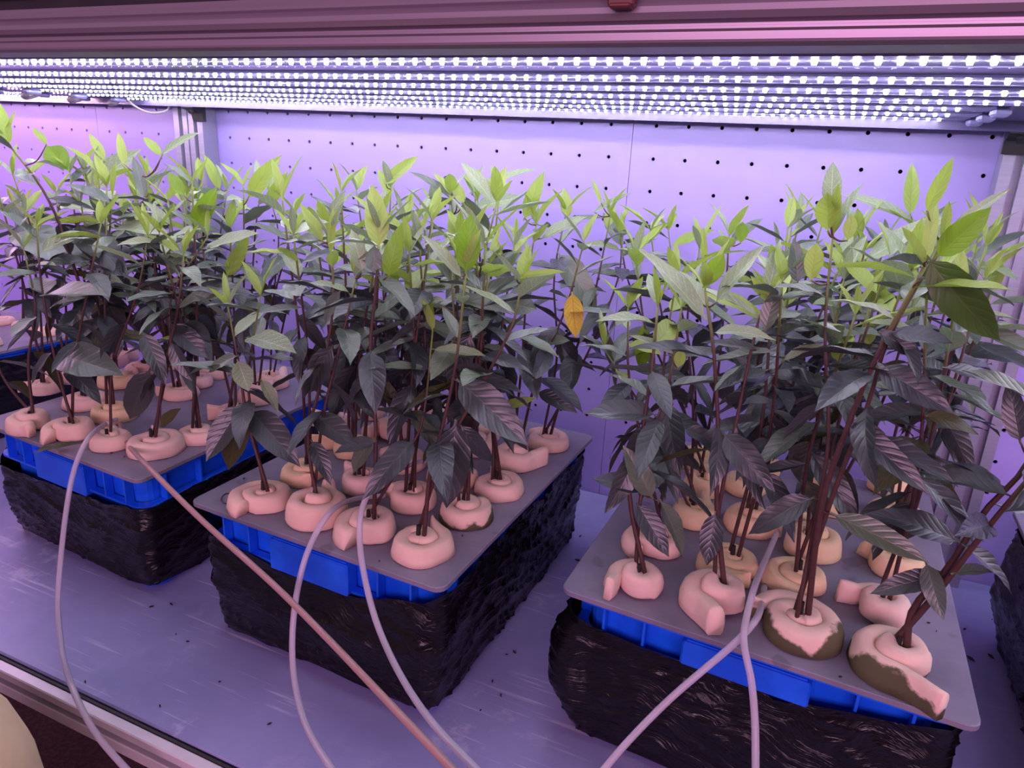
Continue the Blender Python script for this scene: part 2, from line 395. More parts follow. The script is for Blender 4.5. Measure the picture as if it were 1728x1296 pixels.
# plugs and cables at the left ends of the bars
for i, y in enumerate(YS):
    if i < 1: continue
    c = MB(); c.tube(spline([(BX0 - .018, y, ZP - .006), (BX0 - .035, y + .003, ZP - .013), (BX0 - .055, y + .02, ZP - .014), (BX0 - .065, y + .05, ZP - .006)], 10), .0035, 8)
    c.tube([(BX0 - .012, y, ZP - .0055), (BX0 - .034, y, ZP - .012)], .0062, 10)
    o = c.build('power_lead', M['cable'], None, True)
    tag(o, 'dark plug lead at left end of white LED bar, ' + ORD2[i], 'cable', 'plug leads between the light bays')
c = MB(); c.tube(spline([at(212, 165, -.09), at(232, 182, -.085), at(258, 191, -.075), at(280, 187, -.065), at(288, 176, -.058)], 16), .0022, 8)
tag(c.build('loose_cable', M['cable'], None, True), 'thin grey cable drooping beside the left post under the lights', 'cable')

# ------------------------------------------------------------------ bins
BT = .930      # top of the boards
def quad(FL, FR, BR, BL):
    FL, FR, BR, BL = [Vector(p) for p in (FL, FR, BR, BL)]
    return lambda a, b: (FL * (1 - a) + FR * a) * (1 - b) + (BL * (1 - a) + BR * a) * b
def rr(x0, x1, y0, y1, r, n=5):
    out = []
    for cx, cy, a0 in ((x1 - r, y1 - r, 0), (x0 + r, y1 - r, 90), (x0 + r, y0 + r, 180), (x1 - r, y0 + r, 270)):
        for k in range(n + 1):
            a = math.radians(a0 + 90 * k / n); out.append((cx + r * math.cos(a), cy + r * math.sin(a)))
    return out
def make_bin(name, q, drops, label, seed, blabel, flare=0., side=.010, hh=.047):
    """q maps the unit square to the board outline; local metres: width .353, depth .47"""
    wd, dp = .355, .47
    def wp(x, y, z):
        p = q(x / wd, y / dp); return (p.x, p.y, z)
    base = Vector(wp(wd / 2, dp / 2, DZ))
    B = empty(name, base); tag(B, label, 'bin', 'wrapped blue bins on the shelf')
    def pt(b, nm, mat, smooth=False):
        b.v = [tuple(Vector(v) - base) for v in b.v]
        return b.build(nm, mat, B, smooth)
    zt = BT - .0065
    # crate body: hollow, tapered, rounded corners
    i0, i1 = .030, .022
    ro = lambda i, z, r=.022: [wp(x, y, z) for x, y in rr(i, wd - i, i, dp - i, r)]
    b = MB(); b.loft([ro(i0 + .02, DZ + .012), ro(i0, DZ + .012), ro(i1, zt - .004), ro(i1 + .001, zt), ro(i1 + .005, zt), ro(i1 + .006, zt - .004), ro(i0 + .006, DZ + .02), ro(i0 + .05, DZ + .02)], True, True)
    body = pt(b, 'body', M['blue'])
    ptb = lambda b_, nm, mat: (setattr(b_, 'v', [tuple(Vector(v) - base) for v in b_.v]), b_.build(nm, mat, body))[1]
    # foot rim, rim flange, lower lip
    b = MB(); b.loft([ro(i0 + .012, DZ + .0012), ro(i0 - .006, DZ + .0012), ro(i0 - .007, DZ + .004), ro(i0 - .007, DZ + .011), ro(i0 + .002, DZ + .012)], True, True); ptb(b, 'foot_rim', M['blue'])
    b = MB(); b.loft([ro(i1 - .001, zt - .006), ro(.008, zt - .006), ro(.0075, zt - .0055), ro(.0075, zt - .0005), ro(.008, zt), ro(i1 - .001, zt)]); ptb(b, 'rim', M['blue'])
    b = MB(); b.loft([ro(i1 - .001, zt - .046), ro(.011, zt - .046), ro(.0105, zt - .0455), ro(.0105, zt - .043), ro(.011, zt - .0425), ro(i1 - .001, zt - .0425)]); ptb(b, 'lower_lip', M['blue'])
    # stiffening ribs between rim and lip
    def rib(x, y, ax):
        b = MB()
        if ax == 'x': b.box(x - .0012, x + .0012, min(y, y + .012), max(y, y + .012), zt - .043, zt - .005)
        else: b.box(min(x, x + .012), max(x, x + .012), y - .0012, y + .0012, zt - .043, zt - .005)
        b.v = [wp(*v) for v in b.v]; ptb(b, 'rib', M['blue'])
    for x in (.045, .085, .270, .312): rib(x, .0095, 'x')
    for y in (.05, .11, .36, .42):
        rib(.0095, y, 'y'); rib(wd - .0215, y, 'y')
    # handle blocks: projecting shells at front, left and right
    b = MB(); b.bbox(.122, .234, .0035, .0225, zt - hh, zt - .0085, .002); b.box(.126, .230, .0075, .02, zt - .009, zt - .007)
    b.v = [wp(*v) for v in b.v]; ptb(b, 'handle', M['blue'])
    for xx in ((.0115, .0225), (wd - .0225, wd - .0115)):
        b = MB(); b.bbox(xx[0], xx[1], .17, .30, zt - .047, zt - .0085, .002); b.v = [wp(*v) for v in b.v]; ptb(b, 'handle', M['blue'])
    # black film wrapped round the crate: closed, creased sheet
    NA, NV = 300, 34
    hx, hy = wd / 2, dp / 2; out = rr(0, wd, 0, dp, .03, 8)
    seg = [0]
    for k in range(len(out)):
        a, c = out[k], out[(k + 1) % len(out)]; seg.append(seg[-1] + math.hypot(c[0] - a[0], c[1] - a[1]))
    def per(t):
        d = t * seg[-1]
        for k in range(len(out)):
            if d <= seg[k + 1] + 1e-9:
                f = (d - seg[k]) / max(1e-9, seg[k + 1] - seg[k]); a, c = out[k], out[(k + 1) % len(out)]
                return a[0] + (c[0] - a[0]) * f, a[1] + (c[1] - a[1]) * f
        return out[0]
    rings = [[] for _ in range(NV + 1)]
    S = Vector((seed * 7.3, seed * 3.1, seed * 1.7))
    for j in range(NA):
        t = j / NA; x, y = per(t)
        fx = x / wd; front = max(0, 1 - y / .035)
        drop = side
        if front > 0:
            k = fx * (len(drops) - 1); i = min(int(k), len(drops) - 2); dd = drops[i] + (drops[i + 1] - drops[i]) * (k - i)
            drop = side + (dd - side) * min(1, front * 1.2)
        left = max(0, 1 - x / .03)
        nx, ny = x - hx, y - hy; ln = 1
        # outward direction of the rounded rectangle
        ox = (max(0, abs(nx) - (hx - .03)) * (1 if nx > 0 else -1)); oy = (max(0, abs(ny) - (hy - .03)) * (1 if ny > 0 else -1))
        ln = math.hypot(ox, oy) or 1; ox /= ln; oy /= ln
        for i in range(NV + 1):
            v = i / NV
            z1 = zt - drop + .004 * noise.noise(Vector((t * 40, 3, 0)) + S); zb0 = DZ + .0022 + .010 * max(0, 1 - math.hypot((wd - x) / .06, y / .09)); z = zb0 + (z1 - zb0) * v
            if front > .3: z += 0
            inset = .0205 - .0125 * v
            per_s = t * seg[-1]
            # creases: long diagonal folds plus fine crumple, fanning out from the corners
            fan = (per_s * 3.0) % 1.0
            P1 = Vector((per_s * 5 + z * 10, z * 55 - per_s * 5 + 4 * noise.noise(Vector((per_s * 5, z * 6, 2)) + S), 0)) + S
            r1 = 1 - abs(noise.noise(P1)) * 2
            P2 = Vector((per_s * 7, z * 110 + per_s * 16 + 5 * noise.noise(Vector((per_s * 6, z * 8, 4)) + S), 5)) + S
            r2 = 1 - abs(noise.noise(P2)) * 2
            P3 = Vector((per_s * 90, z * 150, 9)) + S
            w = .0034 * max(0, r1) ** 4 + .0030 * max(0, r2) ** 5 + .0003 * noise.noise(P3)
            bulge = .006 * math.sin(math.pi * min(1, v * 1.05)) * (1 + .8 * noise.noise(Vector((t * 8, v * 2, 1)) + S))
            bulge += flare * left * math.sin(math.pi * v) ** 1.2 * (1 if y < .2 else .4)
            off = -inset + w + bulge + (.002 if v > .97 else 0)
            if v > .95: off += .0
            rings[i].append(wp(x + ox * off, y + oy * off, z))
    b = MB(); b.loft(rings); pt(b, 'plastic_wrap', M['bag'], True)
    # loose torn flap near the back right corner of the wrap is part of the film edge
    # board lying on the crate
    bd = empty('lid_board', Vector(wp(wd / 2, dp / 2, BT - .006))); tag(bd, blabel, 'board', 'grey planting boards on the bins')
    def ring(i, z): return [tuple(Vector(wp(x, y, z)) - bd.location) for x, y in rr(i, wd - i, i, dp - i, .012, 4)]
    b = MB(); b.loft([ring(.0008, BT - .006), ring(0, BT - .0052), ring(0, BT - .0008), ring(.0008, BT)], True, True)
    b.build('sheet', M['board'], bd)
    return B, bd
V = lambda x, y: Vector((x, y, 0))
QL = quad(V(.413, -.590), V(.768, -.617), V(.752, -.150), V(.397, -.123))
QM = quad(V(.861, -.624), V(1.2135, -.642), V(1.218, -.172), V(.8655, -.154))
QR = quad(V(1.315, -.583), V(1.676, -.606), V(1.679, -.140), V(1.318, -.117))
QF = quad(V(-.275, -.60), V(.080, -.60), V(.086, -.13), V(-.269, -.13))
QX = quad(V(1.772, -.60), V(2.127, -.62), V(2.13, -.15), V(1.775, -.13))
binL, bdL = make_bin('hydroponic_bin', QL, [.060, .058, .056, .052, .048, .040], 'blue bin in black film with its broad blue rim showing, left of the middle bin', 1, 'grey plastic board with a fallen leaf and two hoses, left of the middle bin', 0., .040, .052)
binM, bdM = make_bin('hydroponic_bin', QM, [.026, .036, .050, .048, .032, .008], 'blue plastic bin in smooth black film standing in the middle of the shelf', 2, 'grey plastic board marked with a letter C at its front left corner')
binR, bdR = make_bin('hydroponic_bin', QR, [.024, .030, .031, .034, .020, .006], 'blue plastic bin in heavily creased black film at the right of the shelf', 3, 'grey plastic board nearest the right post, carrying the tallest plants', .024, .010, .034)
binF, bdF = make_bin('hydroponic_bin', QF, [.03, .04, .05, .05, .04, .03], 'far left blue bin in black film, cut off by the left picture edge', 4, 'pale pink-lit board of the far left bin with small foam plugs')
binX, bdX = make_bin('hydroponic_bin', QX, [.03, .04, .05, .05, .04, .03], 'black wrapped bin at the right picture edge, barely in view', 5, 'grey board on the bin beyond the right picture edge', .02)

# letter C written on the middle board, and a loop further right
def ink(pts, bd):
    P = spline([at_z(x, y, BT + .0004) for x, y in pts], 30); b = MB(); b.tube([p - bd.location for p in P], .0009, 5); b.build('pen_mark', M['ink'], bd)
ink([(391, 834), (382, 833), (375, 838), (374, 845), (380, 850), (389, 848), (395, 842)], bdM)
ink([(588, 905), (583, 911), (589, 916), (600, 914), (606, 907)], bdM)

# ------------------------------------------------------------------ foam collars
def foam_mesh(seed, turns, tail, t=.0148, ri=.0050, h=.024, rise=.010, wedge=.25):
    rg = random.Random(seed); N = 46; th = 2 * math.pi * turns; pts = []; a0 = rg.uniform(0, 6.28)
    pitch = t * 1.0
    for i in range(N + 1):
        a = th * i / N; r = ri + pitch * a / (2 * math.pi)
        pts.append((Vector((r * math.cos(a + a0), r * math.sin(a + a0), 0)), i / N))
    tg = (pts[-1][0] - pts[-2][0]).normalized(); e = pts[-1][0]
    nt = 7
    if tail > 0:
        outw = e.normalized()
        for k in range(1, nt + 1):
            f = k / nt; pts.append((e + tg * tail * f + outw * tail * .30 * f * f, 1 + f))
    rings = []; n = 14
    for i, (p, s) in enumerate(pts):
        T = (pts[min(i + 1, len(pts) - 1)][0] - pts[max(i - 1, 0)][0]).normalized(); Nn = Vector((T.y, -T.x, 0))
        tt = t; hh = h
        if s > 1: tt = t * (1 - (1 - wedge) * (s - 1)); hh = h * (1 + .10 * (s - 1))
        if s < .10: tt = t * (.75 + 2.5 * s)
        zb = -.004 + (rise * (1 - min(1, s)) if s <= 1 else .0015 * (s - 1))
        zt_ = zb + hh
        lean = .25 * (1 if s <= 1 else 1 - (s - 1))
        ring = []
        for k in range(n):
            a = 2 * math.pi * k / n; c, q = math.cos(a), math.sin(a)
            ex = .62
            cx = math.copysign(abs(c) ** ex, c) * tt / 2; cz = math.copysign(abs(q) ** ex, q) * hh / 2
            z = (zb + zt_) / 2 + cz
            off = cx - lean * tt * .5 * (cz / (hh / 2)) * (1 if s > .45 else 0)
            P = p + Nn * off; P.z = z
            P += Vector((noise.noise(P * 60 + Vector((seed, 0, 0))), noise.noise(P * 60 + Vector((0, seed, 9))), noise.noise(P * 50 + Vector((0, 5, seed))))) * .0016
            P.z = max(P.z, .0006)
            ring.append(P)
        rings.append(ring)
    b = MB(); b.loft(rings, True, True)
    # core plug that fills the middle
    b2 = [[(rr_ * math.cos(2 * math.pi * k / 10), rr_ * math.sin(2 * math.pi * k / 10), z) for k in range(10)] for rr_, z in ((.010, .001), (.009, h * .78), (.005, h * .86))]
    b.loft(b2, False, True)
    m = mesh('foam', b.v, b.f, True)
    return m
FM = [(11, 1.35, .014), (12, 1.5, 0), (13, 1.25, .022), (14, 1.6, .008), (15, 1.3, .030), (16, 1.45, .018), (17, 1.7, .0), (18, 1.2, .016)]
FMESH = {}
def foam_me(k, mat):
    if (k, mat) not in FMESH:
        s, tu, ta = FM[k]; m = foam_mesh(s, tu, ta, h=.019 + .0025 * (k % 3), rise=.003 + .003 * (k % 3), wedge=(.12, .5, .9)[k % 3]); m.materials.append(M[mat]); FMESH[(k, mat)] = m
    return FMESH[(k, mat)]
def tail_dir(k):
    s, tu, ta = FM[k]; a = random.Random(s).uniform(0, 6.28) + 2 * math.pi * tu; return a + math.pi / 2

# ------------------------------------------------------------------ leaf library
def leaf_mesh(name, wr, peak, curve, fold, wave, seed, twist=0.):
    rg = random.Random(seed); nu, nv = 15, 4
    vs_, uv = [], []; ph = rg.uniform(0, 6.28)
    for i in range(nu + 1):
        u = i / nu
        if u < .07: w = .018
        else:
            q = (u - .07) / .93
            w = wr / 2 * (math.sin(math.pi * q ** peak) ** .70 if q < 1 else 0) * (1 - .12 * q) + .006 * (1 - q)
            if q > .82: w *= 1 - .45 * ((q - .82) / .18)
        for j in range(2 * nv + 1):
            t = (j - nv) / nv
            ser = .0025 * (1 if (i + j) % 2 else -1) if abs(t) == 1 and .1 < u < .97 else 0
            y = (w + ser) * t
            z = fold * abs(t) ** 1.2 * w - curve * u * u + wave * math.sin(u * 15 + ph + (1.6 if t > 0 else 0)) * t * t * wr
            y2 = y * math.cos(twist * u) - z * math.sin(twist * u) * .5; z2 = z + y * math.sin(twist * u)
            vs_.append((u, y2, z2)); uv.append((u, .5 + t / 2))
    fs = []; n = 2 * nv + 1
    for i in range(nu):
        for j in range(n - 1): fs.append((i * n + j, (i + 1) * n + j, (i + 1) * n + j + 1, i * n + j + 1))
    return mesh(name, vs_, fs, True, uv)
SH = {
    'lance': [(.28, .80, .10, .35, .03, 1, .2), (.31, .82, .22, .45, .04, 2, -.3), (.26, .78, .02, .55, .03, 3, .1)],
    'broad': [(.39, .78, .18, .30, .035, 4, .2), (.36, .74, .30, .25, .04, 5, -.25), (.42, .80, .10, .35, .035, 6, .1), (.35, .76, .36, .30, .045, 7, .3)],
    'thin': [(.17, .85, .16, .5, .02, 8, .0), (.15, .9, .06, .7, .02, 9, .1)],
    'round': [(.62, 1.15, .06, .30, .03, 10, 0.), (.50, 1.1, .0, .35, .03, 11, .1)],
}
LM = {}
def leaf_me(shape, k, mat):
    k %= len(SH[shape]); key = (shape, k, mat)
    if key not in LM:
        m = leaf_mesh('leaf', *SH[shape][k]); m.materials.append(M[mat]); LM[key] = m
    return LM[key]

def put_leaf(pl, P, d, nrm, L, shape, mat, k):
    d = d.normalized(); n = nrm - d * nrm.dot(d)
    if n.length < 1e-4: n = d.orthogonal()
    n.normalize(); y = n.cross(d)
    o = bpy.data.objects.new('leaf', leaf_me(shape, k, mat)); COL.objects.link(o)
    o.parent = pl['e']; q = P - pl['e'].location
    o.matrix_basis = Matrix(((d.x * L, y.x * L, n.x * L, q.x), (d.y * L, y.y * L, n.y * L, q.y), (d.z * L, y.z * L, n.z * L, q.z), (0, 0, 0, 1)))
    pl['n'] += 1
    return o

PLANTS = []
def stem_obj(pl, pts, r0, r1):
    b = MB(); n = len(pts); b.tube([p - pl['e'].location for p in pts], [r0 + (r1 - r0) * i / (n - 1) for i in range(n)], 7)
    uv = [(int(i / 7) / (n - 1), 0) for i in range(len(b.v))]
    me = mesh('stem', b.v, b.f, True, uv); return link('stem', me, M['stem'], pl['e'])

ROWN = ('front row', 'second row', 'third row', 'fourth row', 'back row')
COLN = ('leftmost', 'second from left', 'second from right', 'rightmost')
BINS = {'L': ('left', QL), 'M': ('middle', QM), 'R': ('right', QR)}
def auto_leaves(pl, pts, lo=.30, n=8, big=1.0, top_young=.80, rg=R):
    az = rg.uniform(0, 6.28); m = len(pts) - 1
    for i in range(n):
        s = lo + (1 - lo) * (i + .3 * rg.random()) / n
        az += 2.4 + rg.uniform(-.3, .3)
        k = s * m; a = min(int(k), m - 1); P = pts[a].lerp(pts[a + 1], k - a)
        hz = Vector((math.cos(az), math.sin(az), 0))
        zz = P.z
        if s < .60:
            el = rg.uniform(-.95, -.05); L = rg.uniform(.052, .084) * big; mat = 'dark_leaf' if rg.random() < .9 else 'olive_leaf'; shp = rg.choice(('broad', 'broad', 'lance'))
        elif s < .80:
            el = rg.uniform(-.35, .35); L = rg.uniform(.052, .084) * big; mat = 'dark_leaf' if rg.random() < .55 else 'mid_leaf'; shp = rg.choice(('lance', 'broad', 'lance'))
        else:
            el = rg.uniform(.1, .8); L = rg.uniform(.046, .072) * big; mat = rg.choice(('mid_leaf', 'pale_leaf', 'mid_leaf', 'young_leaf', 'pale_leaf')); shp = rg.choice(('lance', 'lance', 'broad'))
        d = hz * math.cos(el) + Vector((0, 0, math.sin(el)))
        nrm = Vector((0, 0, 1)) + Vector((rg.uniform(-.5, .5), rg.uniform(-.5, .5), 0)) - hz * .25
        put_leaf(pl, P, d, nrm, L, shp, mat, rg.randrange(9))
    # tip rosette of young leaves
    for q in range(rg.choice((2, 3, 3))):
        az += 2.3; el = rg.uniform(.75, 1.35); hz = Vector((math.cos(az), math.sin(az), 0)); d = hz * math.cos(el) + Vector((0, 0, math.sin(el)))
        put_leaf(pl, pts[-1], d, hz * -1 + Vector((0, 0, .5)), rg.uniform(.034, .056) * big, rg.choice(('lance', 'thin', 'lance')), rg.choice(('young_leaf', 'young_leaf', 'pale_leaf')), rg.randrange(9))

def add_plant(bn, row, col, fx, fy, stems, fk=None, fmat=None, frot=None, nleaf=9, lo=.34, fsc=1.0, young=None):
    bname = BINS[bn][0]
    where = '%s, %s, %s bin' % (COLN[col], ROWN[row], bname)
    base = at_z(fx, fy, BT + .022); base.z = BT
    # foam collar
    k = R.randrange(len(FM)) if fk is None else fk
    mat = fmat or ('foam_y' if (bn == 'R' and row > 0) else ('foam_a' if R.random() < .07 else 'foam'))
    f = empty('foam_collar', base)
    look = {'foam': 'pink coiled foam collar', 'foam_y': 'cream yellow coiled foam collar', 'foam_a': 'algae-stained coiled foam collar'}[mat]
    tag(f, look + ' around stems, ' + where, 'foam collar', 'foam collars on the %s board' % bname)
    o = link('coil', foam_me(k, mat), None, f); o.rotation_euler.z = R.uniform(0, 6.28) if frot is None else frot - tail_dir(k); o.scale = (fsc, fsc, fsc)
    b = MB(); b.tube([(0, 0, .016 * fsc), (0, 0, .0255 * fsc)], [.0026, .0022], 8); b.build('wick', M['root'], f)
    e = empty('hydroponic_plant', base + Vector((0, 0, .021)))
    pl = {'e': e, 'n': 0, 'paths': [], 'bin': bn, 'row': row}
    size = 'tall leafy plant with dark red stems' if stems else 'leafy green plant with thin red stems'
    tag(e, size + ', ' + where, 'plant', 'plants in the %s bin' % bname)
    if stems:
        for j, (path, dy, r) in enumerate(stems):
            # path: picture points; depth runs from the collar to collar+dy
            P = [at(x, y, base.y + dy * (i / (len(path) - 1))) for i, (x, y) in enumerate(path)]
            P[0] = base + Vector((.007 * math.cos(j * 2.2), .007 * math.sin(j * 2.2), .018))
            pts = spline(P, 16); stem_obj(pl, pts, r, r * .45); pl['paths'].append(pts)
            auto_leaves(pl, pts, lo, nleaf)
    else:
        ns = 3 if R.random() < .6 else 2
        for j in range(ns):
            h = R.uniform(.245, .325); a = R.uniform(0, 6.28); ln = R.uniform(.012, .050)
            p0 = base + Vector((.006 * math.cos(j * 2.1), .006 * math.sin(j * 2.1), .018))
            tip = base + Vector((ln * math.cos(a), ln * math.sin(a) * .8, .03 + h))
            mid = p0.lerp(tip, .5) + Vector((R.uniform(-.012, .012), R.uniform(-.012, .012), 0))
            pts = spline([p0, mid, tip], 14); stem_obj(pl, pts, .0022, .0011); pl['paths'].append(pts)
            auto_leaves(pl, pts, lo + R.uniform(0, .1), nleaf)
    PLANTS.append(pl); return pl

S = lambda *p: list(p)
# ---- right bin (front rows are drawn stem by stem)
add_plant('R', 0, 0, 1078, 962, [(S((1070, 940), (1062, 830), (1082, 740), (1100, 620), (1110, 520)), .05, .0026), (S((1080, 940), (1080, 850), (1095, 780), (1130, 640), (1150, 520)), .06, .0022)], 7, 'foam', math.radians(-60), 6, .45, 1.12)
add_plant('R', 0, 1, 1212, 990, [(S((1205, 975), (1210, 860), (1212, 740), (1205, 600), (1190, 490)), .02, .0028), (S((1208, 975), (1213, 860), (1245, 700), (1275, 560), (1295, 500)), .05, .0022)], 2, 'foam', math.radians(-25), 6, .45, 1.2)
add_plant('R', 0, 2, 1350, 1035, [(S((1351, 1005), (1385, 860), (1430, 720), (1485, 590), (1560, 450)), -.03, .0030), (S((1362, 1005), (1400, 850), (1462, 690), (1500, 570), (1590, 410)), -.01, .0026), (S((1345, 1005), (1375, 880), (1398, 740), (1392, 560), (1405, 400)), .03, .0022)], 3, 'foam_a', math.radians(-110), 6, .5, 1.35)
add_plant('R', 0, 3, 1515, 1090, [(S((1508, 1075), (1540, 1030), (1600, 958), (1660, 865), (1735, 780), (1780, 640)), -.01, .0034), (S((1522, 1075), (1565, 1020), (1640, 925), (1700, 850), (1790, 745)), -.03, .0032)], 4, 'foam_a', math.radians(-8), 5, .62, 1.28)
RP = {1: [(1110, 895), (1237, 930), (1350, 955), (1490, 1005)], 2: [(1170, 850), (1265, 860), (1368, 900), (1510, 930)], 3: [(1185, 803), (1255, 800), (1400, 830), (1520, 850)], 4: [(1180, 760), (1290, 775), (1385, 785), (1500, 800)]}
RS = {(1, 0): [(S((1112, 880), (1092, 780), (1062, 640), (1060, 520)), .03, .0022), (S((1116, 880), (1130, 760), (1120, 620), (1140, 480)), .04, .0020)],
      (2, 0): [(S((1172, 840), (1130, 700), (1090, 560), (1072, 430)), .03, .0022), (S((1168, 840), (1170, 700), (1160, 540), (1180, 420)), .03, .0020), (S((1170, 840), (1090, 700), (1020, 590)), .02, .0018)],
      (3, 0): [(S((1185, 795), (1145, 660), (1115, 520), (1098, 390)), .02, .0020), (S((1188, 795), (1210, 640), (1225, 480), (1230, 400)), .02, .0020)],
      (4, 0): [(S((1180, 755), (1120, 620), (1062, 480), (1045, 385)), .02, .0020), (S((1182, 755), (1170, 620), (1140, 480), (1128, 390)), .02, .0018)]}
for row, L_ in RP.items():
    for col, (x, y) in enumerate(L_):
        add_plant('R', row, col, x, y, RS.get((row, col)), fsc=1.12 if row < 3 else 1.0, fmat='foam' if (row, col) in ((1, 0), (1, 3)) else None, nleaf=11)
# ---- middle bin
add_plant('M', 0, 0, 444, 822, [(S((446, 800), (418, 710), (402, 610), (385, 520)), .02, .0024), (S((438, 800), (424, 700), (420, 620), (440, 500)), .04, .0020)], 6, 'foam', 0, 6, .4, 1.15)
add_plant('M', 0, 1, 528, 845, [(S((528, 828), (520, 740), (540, 650), (562, 520), (558, 410)), .04, .0024), (S((536, 828), (546, 700), (580, 560), (600, 470)), .05, .0020)], 5, 'foam', math.radians(170), 6, .35, 1.22)
add_plant('M', 0, 2, 622, 872, [(S((628, 850), (634, 720), (624, 600), (636, 470), (640, 400)), .03, .0024), (S((640, 852), (690, 760), (715, 700), (730, 560)), .06, .0020)], 1, 'foam', 0, 7, .42, 1.2)
add_plant('M', 0, 3, 706, 900, [(S((712, 880), (726, 800), (748, 715), (770, 610), (786, 460)), .03, .0026), (S((720, 880), (746, 770), (790, 690), (860, 560), (880, 480)), .05, .0022)], 0, 'foam', math.radians(165), 6, .42, 1.25)
MP = {1: [(517, 778), (606, 798), (692, 824), (782, 846)], 2: [(588, 740), (676, 760), (760, 785), (838, 803)], 3: [(560, 705), (660, 715), (800, 735), (868, 758)], 4: [(620, 680), (720, 690), (815, 705), (922, 728)]}
MS = {(4, 3): [(S((925, 720), (962, 620), (1002, 500), (1030, 365)), .02, .0022), (S((930, 720), (985, 610), (1040, 480), (1050, 400)), .03, .0020), (S((922, 720), (940, 600), (935, 470), (955, 360)), .02, .0020)],
      (3, 3): [(S((870, 745), (905, 640), (955, 520), (985, 410)), .02, .0022), (S((866, 745), (880, 620), (890, 480), (905, 380)), .03, .0020)]}
for row, L_ in MP.items():
    for col, (x, y) in enumerate(L_):
        add_plant('M', row, col, x, y, MS.get((row, col)), fsc=1.1, fmat='foam_a' if (row, col) == (1, 3) else ('foam_y' if (row, col) in ((1, 0), (2, 0)) else None), fk=(3 if (row, col) == (2, 3) else None), nleaf=11)
# ---- left bin
add_plant('L', 0, 0, 50, 698, [(S((38, 690), (48, 610), (60, 520), (40, 420)), .03, .0024), (S((30, 690), (2, 630), (-30, 520)), .02, .0022)], 5, 'foam', math.radians(30), 6, .4, 1.0)
add_plant('L', 0, 1, 118, 712, [(S((121, 698), (96, 620), (70, 480), (62, 380)), .02, .0022), (S((124, 698), (126, 610), (150, 480), (170, 380)), .04, .0022)], 1, 'foam', 0, 6, .4, 1.15)
add_plant('L', 0, 2, 180, 728, [(S((186, 712), (190, 620), (230, 500), (250, 400)), .04, .0020)], 4, 'foam', math.radians(195), 6, .45, 1.0)
add_plant('L', 0, 3, 255, 735, [(S((268, 715), (275, 640), (300, 520), (310, 430)), .02, .0024), (S((273, 715), (286, 600), (290, 500), (350, 400)), .05, .0020)], 3, 'foam', math.radians(215), 7, .40, 1.25)
LP = {1: [(70, 640), (138, 662), (187, 682), (332, 716)], 2: [(110, 625), (195, 628), (300, 648), (392, 690)], 3: [(170, 602), (240, 612), (330, 630), (430, 655)], 4: [(210, 590), (285, 600), (365, 612), (455, 632)]}
for row, L_ in LP.items():
    for col, (x, y) in enumerate(L_):
        st = {(3, 3): [(S((432, 645), (452, 540), (482, 430), (498, 360)), .02, .0020), (S((428, 645), (425, 520), (430, 400), (440, 320)), .02, .0020)], (4, 3): [(S((455, 622), (485, 520), (520, 440), (530, 390)), .02, .0018), (S((457, 622), (462, 500), (470, 400), (455, 330)), .02, .0018)]}.get((row, col))
        if (row, col) == (1, 1): st = [(S((143, 640), (146, 540), (112, 410), (72, 320), (12, 240)), -.05, .0028), (S((136, 640), (150, 520), (180, 420), (190, 330)), .02, .0020)]
        add_plant('L', row, col, x, y, st, fsc=1.05, fmat='foam_y' if (row, col) in ((2, 1), (1, 2)) else None, nleaf=11)
# ---- far left bin: small pale seedlings
i = 0
for row in range(3):
    for col in range(3):
        p = QF(.40 + .23 * col, .30 + .25 * row); base = Vector((p.x, p.y, BT)); i += 1
        f = empty('foam_collar', base)
        wh = '%s, %s, far left board' % (('left', 'centre', 'right')[col], ('front row', 'middle row', 'back row')[row])
        tag(f, 'small pale pink foam plug at ' + wh, 'foam collar', 'foam plugs on the far left board')
        o = link('coil', foam_me(6 if i % 2 else 1, 'foam'), None, f); o.scale = (.85, .85, .8); o.rotation_euler.z = i
        e = empty('hydroponic_plant', base + Vector((0, 0, .02))); pl = {'e': e, 'n': 0, 'paths': [], 'bin': 'F', 'row': row}
        tag(e, 'young seedling with pale yellowish stem at ' + wh, 'plant', 'seedlings in the far left bin')
        for j in range(2):
            a = R.uniform(0, 6.28); ln = R.uniform(.0, .04); tip = base + Vector((ln * math.cos(a), ln * math.sin(a), R.uniform(.19, .27)))
            pts = spline([base + Vector((.005 * j, 0, .018)), base.lerp(tip, .5) + Vector((R.uniform(-.01, .01), 0, 0)), tip], 10); stem_obj(pl, pts, .0018, .0010)
            auto_leaves(pl, pts, .6, 5, .85)

